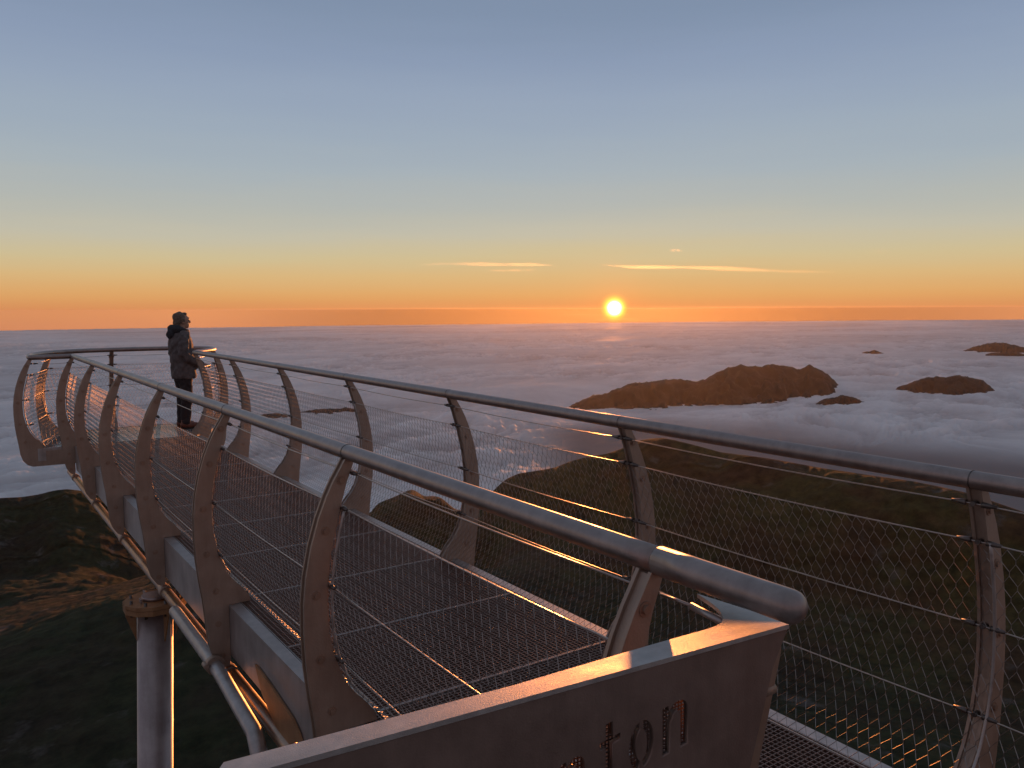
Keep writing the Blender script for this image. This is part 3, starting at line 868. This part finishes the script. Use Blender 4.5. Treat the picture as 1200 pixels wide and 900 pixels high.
# calm, low-lying bank against the near mountain on the right
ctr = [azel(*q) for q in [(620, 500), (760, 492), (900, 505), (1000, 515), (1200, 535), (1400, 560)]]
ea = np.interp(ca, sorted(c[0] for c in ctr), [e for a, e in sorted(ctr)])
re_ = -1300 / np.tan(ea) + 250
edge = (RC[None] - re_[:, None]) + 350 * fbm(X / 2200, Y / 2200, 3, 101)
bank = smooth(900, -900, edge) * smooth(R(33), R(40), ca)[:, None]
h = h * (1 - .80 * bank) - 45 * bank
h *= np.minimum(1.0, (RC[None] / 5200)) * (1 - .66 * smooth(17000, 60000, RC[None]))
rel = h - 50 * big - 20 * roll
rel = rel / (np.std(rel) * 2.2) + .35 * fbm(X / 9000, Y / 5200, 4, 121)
# the deck dips where hilltops break through it
for (x_, y_, dd_, wd_, lw_) in ((690, 470, 11600, 900, 60), (740, 465, 11900, 1300, 90), (800, 462, 12300, 1400, 90), (860, 458, 12900, 1500, 80), (905, 452, 13600, 1100, 60), (1110, 456, 14300, 1000, 30), (987, 468, 12200, 500, 8), (1170, 409, 28000, 2500, 80), (1185, 415, 26000, 1500, 60), (1024, 414, 26000, 1300, 60), (390, 480, 10800, 700, 15), (322, 485, 10500, 600, 10)):
    d_ = ray(x_, y_); hh_ = math.hypot(d_[0], d_[1]); gx, gy = d_[0] / hh_ * dd_, d_[1] / hh_ * dd_
    k_ = np.exp(-((X - gx) ** 2 + (Y - gy) ** 2) / wd_ ** 2)
    h = h * (1 - .7 * k_) - lw_ * k_
ZS = ZB_ + h
V = np.stack([X, Y, ZS], -1).reshape(-1, 3)
ii, jj = np.meshgrid(np.arange(na), np.arange(nr - 1), indexing='ij')
i2 = (ii + 1) % na
Q = np.stack([ii * nr + jj, ii * nr + jj + 1, i2 * nr + jj + 1, i2 * nr + jj], -1).reshape(-1, 4)
m, nt, b, out = new_mat('cloud_top'); M_CLOUD = m
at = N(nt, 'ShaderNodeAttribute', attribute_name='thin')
tc = N(nt, 'ShaderNodeTexCoord')
n1 = N(nt, 'ShaderNodeTexNoise'); n1.inputs['Scale'].default_value = .0011; n1.inputs['Detail'].default_value = 7; n1.inputs['Roughness'].default_value = .6
nt.links.new(tc.outputs['Object'], n1.inputs['Vector'])
c1 = ramp(nt, [(.3, (.80, .80, .81)), (.7, (.93, .93, .93))], n1.outputs['Fac'])
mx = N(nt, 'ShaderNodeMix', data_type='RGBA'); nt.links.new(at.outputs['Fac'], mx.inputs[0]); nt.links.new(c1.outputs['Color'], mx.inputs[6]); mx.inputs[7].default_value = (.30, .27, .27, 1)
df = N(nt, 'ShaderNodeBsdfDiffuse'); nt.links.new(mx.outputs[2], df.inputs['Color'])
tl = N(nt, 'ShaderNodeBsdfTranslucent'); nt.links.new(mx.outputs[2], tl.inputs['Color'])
ms = N(nt, 'ShaderNodeMixShader'); ms.inputs[0].default_value = .16
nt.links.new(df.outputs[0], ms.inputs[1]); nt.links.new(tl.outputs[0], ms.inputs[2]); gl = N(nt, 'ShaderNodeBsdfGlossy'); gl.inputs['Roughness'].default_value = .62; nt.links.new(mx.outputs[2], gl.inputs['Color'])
ms2 = N(nt, 'ShaderNodeMixShader'); ms2.inputs[0].default_value = .26
nt.links.new(ms.outputs[0], ms2.inputs[1]); nt.links.new(gl.outputs[0], ms2.inputs[2]); nt.links.new(ms2.outputs[0], out.inputs['Surface'])
nt.nodes.remove(b)
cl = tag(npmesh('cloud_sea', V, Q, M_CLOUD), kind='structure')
attr = cl.data.attributes.new('thin', 'FLOAT', 'POINT'); attr.data.foreach_set('value', np.clip(np.maximum(bank, .17 - .40 * rel), 0, 1).astype(np.float32).ravel())  # shading contrast put into the colour: relief's low spots darker; the bank darker too

# =================================================================== HILLTOPS RISING THROUGH THE CLOUDS
def hill(name, label, px, d0, d1, width, seed, group='hilltops rising out of the clouds', back=1.0):
    """crest surveyed from the photograph, at a distance running from d0 (left) to d1 (right); a real ridge with two slopes"""
    n = 240
    xs = np.array([q[0] for q in px], float); ys = np.array([q[1] for q in px], float)
    t = np.linspace(0, 1, n); x = xs[0] + t * (xs[-1] - xs[0]); y = np.interp(x, xs, ys)
    y = y + (.6 + .7 * min(1, (xs[-1] - xs[0]) / 200)) * fbm(t * (xs[-1] - xs[0]) / 11, t * 0 + seed, 4, seed, .6)
    P = []
    for k in range(n):
        d = ray(x[k], y[k]); D = d0 + (d1 - d0) * t[k]; hh = math.hypot(d[0], d[1]); P.append(np.array([0, 0, EYE]) + d * (D / hh))
    P = np.array(P)
    c = P.mean(0); rad = P[:, :2] / np.linalg.norm(P[:, :2], axis=1)[:, None]
    rows = np.concatenate([np.linspace(-1, 0, 70)[:-1], np.linspace(0, 1, 20)])
    V = np.zeros((n, len(rows), 3))
    for j, v in enumerate(rows):
        off = v * width * (1.0 if v < 0 else back)
        xy = P[:, :2] + rad * off
        drop = (np.abs(v) ** 1.15) * width * .42
        z = P[:, 2] - drop
        nz = fbm(xy[:, 0] / (width * .35), xy[:, 1] / (width * .35), 6, seed + 3, .55)
        gl_ = 1 - np.abs(fbm(xy[:, 0] / (width * .22), xy[:, 1] / (width * .22), 5, seed + 8, .55)) * 1.6
        z = z + (nz * .07 + (gl_ - .6) * .075) * width * min(1, abs(v) * 4)
        V[:, j] = np.stack([xy[:, 0], xy[:, 1], z], 1)
    m_ = len(rows)
    ii, jj = np.meshgrid(np.arange(n - 1), np.arange(m_ - 1), indexing='ij')
    Q = np.stack([ii * m_ + jj, (ii + 1) * m_ + jj, (ii + 1) * m_ + jj + 1, ii * m_ + jj + 1], -1).reshape(-1, 4)
    base = np.array([c[0], c[1], -1400.])
    o = npmesh(name, V.reshape(-1, 3) - base, Q, M_HILL); o.location = base
    tag(o, label, 'hill', group); return o
M_HILL = simple('far_hill_ground', (.036, .030, .024), .95, 0, .004, .35)
hill('hill', 'long dark double-humped hilltop rising from the clouds below and right of the sun', [(635, 494), (655, 482), (672, 474), (690, 466), (712, 460), (733, 451), (745, 449), (765, 447), (782, 444), (800, 445), (817, 447), (828, 443), (840, 437), (853, 431), (868, 427), (880, 430), (890, 429), (902, 427), (916, 428), (930, 431), (938, 432), (948, 428), (960, 432), (972, 440), (984, 452), (1000, 466)], 11300, 14800, 1900, 5)
hill('hill', 'flat-topped dark hilltop in the clouds at the right, between the long hill and the picture edge', [(1035, 466), (1052, 454), (1066, 449), (1080, 444), (1096, 441), (1110, 442), (1125, 440), (1140, 443), (1152, 446), (1162, 454), (1175, 466)], 14500, 14700, 1300, 15)
hill('hill', 'small low dark hump showing in the clouds just right of the long hill', [(950, 477), (960, 470), (970, 467), (985, 463.5), (998, 465), (1008, 468.5), (1016, 472), (1026, 479)], 12200, 12300, 700, 25)
hill('hill', 'farthest pale brown hilltop at the right edge below the horizon', [(1128, 411), (1142, 406), (1158, 402), (1178, 402), (1196, 406), (1230, 409), (1260, 415)], 28300, 28300, 2600, 35)
hill('hill', 'thin dark sliver of hill in front of the farthest hilltop at the right edge', [(1155, 415), (1165, 413), (1178, 412), (1192, 413), (1205, 416)], 26000, 26000, 1200, 45)
hill('hill', 'tiny dark islet of hill in the clouds above the gap between the two larger hills', [(1008, 414), (1016, 412), (1024, 411), (1034, 413), (1040, 415)], 26000, 26000, 900, 55)
hill('hill', 'low dark streak of hill in the clouds seen through the railing beside the third far rib', [(345, 484), (360, 481), (380, 479), (405, 478), (425, 480), (440, 484)], 10900, 10900, 700, 65)
hill('hill', 'faint low hump in the clouds seen through the net at the foot of the fourth far rib', [(298, 489), (310, 485), (322, 484), (334, 485), (344, 488)], 10600, 10600, 600, 75)

# =================================================================== THIN CLOUD STREAKS IN THE SKY
m, nt, b, out = new_mat('cirrus'); M_CIR = m; nt.nodes.remove(b)
pv = N(nt, 'ShaderNodeVolumePrincipled'); pv.inputs['Color'].default_value = (.95, .93, .9, 1); pv.inputs['Density'].default_value = 1.2e-4; pv.inputs['Anisotropy'].default_value = .85
nt.links.new(pv.outputs[0], out.inputs['Volume'])
def streak(label, px, th, D=120000):
    pts, rs = [], []
    n = 40
    for k in range(n):
        t = k / (n - 1); i = t * (len(px) - 1); a = int(min(i, len(px) - 2)); f = i - a
        x = px[a][0] + f * (px[a + 1][0] - px[a][0]); y = px[a][1] + f * (px[a + 1][1] - px[a][1])
        d = ray(x, y); pts.append(Vector(np.array([0, 0, EYE]) + d * D))
        rs.append(max(8., th * D / F_PX / 2 * (math.sin(math.pi * min(max(t, .0), 1)) ** .6) * (.7 + .5 * abs(math.sin(9 * t + px[0][0])))))
    bm = bmesh.new(); tube(bm, pts, rs, 8, cap=True)
    c = sum(pts, Vector()) / n
    bmesh.ops.translate(bm, verts=bm.verts, vec=-c)
    o = obj('cloud_streak', bm, M_CIR, None, True); o.location = c
    return tag(o, label, 'cloud', 'thin cloud streaks in the sky')
streak('long thin glowing cloud streak stretching from above the sun to the right', [(700, 310), (740, 313), (800, 313), (860, 315), (920, 318), (990, 319)], 4.2)
streak('thin glowing cloud streak in the sky to the left of the sun', [(488, 310), (530, 309), (580, 310), (620, 310), (655, 311)], 4.0)
streak('faint short wisp hanging just below the left cloud streak', [(565, 317), (600, 317), (630, 316)], 2.2)
streak('tiny wisp of cloud above the long streak on the right of the sun', [(784, 294), (792, 293), (800, 294)], 2.0)
streak('faint short wisp at far right above the horizon', [(1015, 295), (1030, 294), (1048, 294)], 1.8)

streak('thin bright bar of cloud crossing the lower edge of the sun', [(640, 369), (680, 368.5), (720, 369.5), (770, 368)], 1.6)
streak('short bright bar of cloud just under the sun touching the horizon', [(690, 374.5), (720, 374), (765, 373.5)], 1.5)

# =================================================================== HAZE
m, nt, b, out = new_mat('evening_haze'); nt.nodes.remove(b)
pv = N(nt, 'ShaderNodeVolumePrincipled'); pv.inputs['Color'].default_value = (.93, .93, .95, 1); pv.inputs['Density'].default_value = HAZE; pv.inputs['Anisotropy'].default_value = .70
nt.links.new(pv.outputs[0], out.inputs['Volume'])
bm = bmesh.new(); box(bm, -85000, 85000, -85000, 85000, -2650, 45)
tag(obj('haze', bm, m), kind='stuff')

# =================================================================== SKY, SUN, CAMERA
w = bpy.data.worlds.new('World'); SC.world = w; w.use_nodes = True
nt = w.node_tree; nt.nodes.clear()
outw = N(nt, 'ShaderNodeOutputWorld')
tc = N(nt, 'ShaderNodeTexCoord')
def M(op, a, c=None, d=None):
    n = N(nt, 'ShaderNodeMath', operation=op)
    for k, v in enumerate((a, c, d)):
        if v is None: continue
        if isinstance(v, (int, float)): n.inputs[k].default_value = v
        else: nt.links.new(v, n.inputs[k])
    return n.outputs[0]
sep = N(nt, 'ShaderNodeSeparateXYZ'); nt.links.new(tc.outputs['Generated'], sep.inputs[0])
el = M('MULTIPLY', M('ARCSINE', sep.outputs['Z']), 180 / math.pi)
sd = (math.sin(SUN_AZ) * math.cos(SUN_EL), math.cos(SUN_AZ) * math.cos(SUN_EL), math.sin(SUN_EL))
dt = N(nt, 'ShaderNodeVectorMath', operation='DOT_PRODUCT'); nt.links.new(tc.outputs['Generated'], dt.inputs[0]); dt.inputs[1].default_value = sd
ang = M('MULTIPLY', M('ARCCOSINE', M('MINIMUM', dt.outputs['Value'], 1.0)), 180 / math.pi)
def s2l(c):
    return tuple((v / 255 / 12.92 if v / 255 <= .04045 else ((v / 255 + .055) / 1.055) ** 2.4) for v in c)
mps = N(nt, 'ShaderNodeMapping'); mps.inputs['Scale'].default_value = (2.2, 2.2, 22); nt.links.new(tc.outputs['Generated'], mps.inputs['Vector'])
ns = N(nt, 'ShaderNodeTexNoise'); ns.inputs['Scale'].default_value = 1.0; ns.inputs['Detail'].default_value = 5; ns.inputs['Roughness'].default_value = .55; nt.links.new(mps.outputs[0], ns.inputs['Vector'])
wob = M('MULTIPLY', M('SUBTRACT', ns.outputs['Fac'], .5), M('MINIMUM', M('MAXIMUM', M('MULTIPLY', el, .45), .12), 2.6))
fac = M('DIVIDE', M('ADD', M('ADD', el, wob), 4.0), 94.0)
def rampd(stops):
    return ramp(nt, [((e + 4.0) / 94.0, s2l(c)) for e, c in stops], fac)
front = rampd([(-4, (110, 90, 90)), (-1.1, (205, 130, 90)), (-0.02, (211, 138, 88)), (0.05, (209.2, 136.2, 88.7)), (0.92, (215.9, 158.6, 100.1)), (2.22, (212.0, 176.0, 123.2)), (3.47, (202.5, 185.2, 144.9)), (4.99, (190.5, 185.1, 166.3)), (6.71, (177.1, 179.6, 173.4)), (9.12, (163.8, 174.4, 181.9)), (11.53, (154.5, 168.0, 183.3)), (13.84, (146.9, 161.4, 182.6)), (16.43, (137.1, 152.6, 177.8)), (19.36, (126.3, 142.9, 167.9)), (30, (112, 125, 146)), (48, (114, 124, 141)), (90, (115, 123, 136))])
backr = rampd([(-4, (78, 68, 68)), (0, (122, 103, 100)), (4, (152, 124, 119)), (9, (147, 127, 130)), (18, (120, 116, 129)), (40, (112, 115, 128)), (90, (115, 123, 136))])
xy = M('DIVIDE', M('ADD', M('MULTIPLY', sep.outputs['X'], math.sin(SUN_AZ)), M('MULTIPLY', sep.outputs['Y'], math.cos(SUN_AZ))), M('SQRT', M('ADD', M('ADD', M('POWER', sep.outputs['X'], 2.0), M('POWER', sep.outputs['Y'], 2.0)), 1e-5)))
mf = N(nt, 'ShaderNodeMapRange', interpolation_type='SMOOTHSTEP'); mf.inputs['From Min'].default_value = -.6; mf.inputs['From Max'].default_value = .75
nt.links.new(xy, mf.inputs['Value'])
mixw = N(nt, 'ShaderNodeMix', data_type='RGBA'); nt.links.new(mf.outputs['Result'], mixw.inputs[0]); nt.links.new(backr.outputs['Color'], mixw.inputs[6]); nt.links.new(front.outputs['Color'], mixw.inputs[7])
def glow(width, power, col):
    g = M('EXPONENT', M('MULTIPLY', M('POWER', M('DIVIDE', ang, width), power), -1.0))
    n = N(nt, 'ShaderNodeMix', data_type='RGBA'); nt.links.new(g, n.inputs[0]); n.inputs[6].default_value = (0, 0, 0, 1); n.inputs[7].default_value = (*col, 1)
    return n.outputs[2]
def addc(a, c):
    n = N(nt, 'ShaderNodeVectorMath', operation='ADD'); nt.links.new(a, n.inputs[0]); nt.links.new(c, n.inputs[1]); return n.outputs[0]
skyc = mixw.outputs[2]
low = N(nt, 'ShaderNodeMapRange', interpolation_type='SMOOTHSTEP'); low.inputs['From Min'].default_value = .06; low.inputs['From Max'].default_value = -.03; nt.links.new(el, low.inputs['Value'])
near = N(nt, 'ShaderNodeMapRange', interpolation_type='SMOOTHSTEP'); near.inputs['From Min'].default_value = .87; near.inputs['From Max'].default_value = 1.0; nt.links.new(xy, near.inputs['Value'])
dk = M('SUBTRACT', 1.0, M('MULTIPLY', low.outputs['Result'], M('ADD', .0, M('MULTIPLY', near.outputs['Result'], .88))))
sc_ = N(nt, 'ShaderNodeVectorMath', operation='SCALE'); nt.links.new(skyc, sc_.inputs[0]); nt.links.new(dk, sc_.inputs['Scale']); skyc = sc_.outputs[0]
for wd, pw, cl_ in ((1.7, 1.4, (.16, .015, .0)), (.72, 4.0, (2.0, 1.0, .02)), (.43, 4.0, (6., 5., 3.6))):
    skyc = addc(skyc, glow(wd, pw, cl_))
bg1 = N(nt, 'ShaderNodeBackground'); nt.links.new(skyc, bg1.inputs['Color']); bg1.inputs['Strength'].default_value = 1.0
sk = N(nt, 'ShaderNodeTexSky'); sk.sky_type = 'NISHITA'; sk.sun_disc = False; sk.sun_elevation = LAMP_EL; sk.sun_rotation = SUN_AZ; sk.altitude = 2800
bg2 = N(nt, 'ShaderNodeBackground'); nt.links.new(sk.outputs[0], bg2.inputs['Color']); bg2.inputs['Strength'].default_value = .01
ad = N(nt, 'ShaderNodeAddShader'); nt.links.new(bg1.outputs[0], ad.inputs[0]); nt.links.new(bg2.outputs[0], ad.inputs[1]); nt.links.new(ad.outputs[0], outw.inputs['Surface'])

sl = bpy.data.lights.new('sun', 'SUN'); sl.energy = 4.0; sl.angle = R(.53); sl.color = (1.0, .31, .075)
so = bpy.data.objects.new('sun', sl); COL.objects.link(so)
d = Vector((math.sin(SUN_AZ) * math.cos(LAMP_EL), math.cos(SUN_AZ) * math.cos(LAMP_EL), math.sin(LAMP_EL)))
so.rotation_euler = d.to_track_quat('Z', 'Y').to_euler(); so.location = (0, 0, 30)

cam = bpy.data.cameras.new('camera'); co_ = bpy.data.objects.new('camera', cam); COL.objects.link(co_); SC.camera = co_
cam.sensor_width = 36; cam.lens = F_PX / 1200 * 36; cam.clip_start = .05; cam.clip_end = 500000
mw = Matrix(((rt[0], up[0], -fw[0], 0), (rt[1], up[1], -fw[1], 0), (rt[2], up[2], -fw[2], EYE), (0, 0, 0, 1)))
co_.matrix_world = mw

SC.view_settings.view_transform = 'Standard'; SC.view_settings.look = 'None'; SC.view_settings.exposure = 0.0; SC.view_settings.gamma = 1.0
SC.view_settings.use_curve_mapping = False
SC.render.engine = 'CYCLES'
SC.cycles.use_denoising = True; SC.cycles.max_bounces = 8; SC.cycles.transparent_max_bounces = 12
SC.cycles.sample_clamp_indirect = 6.0
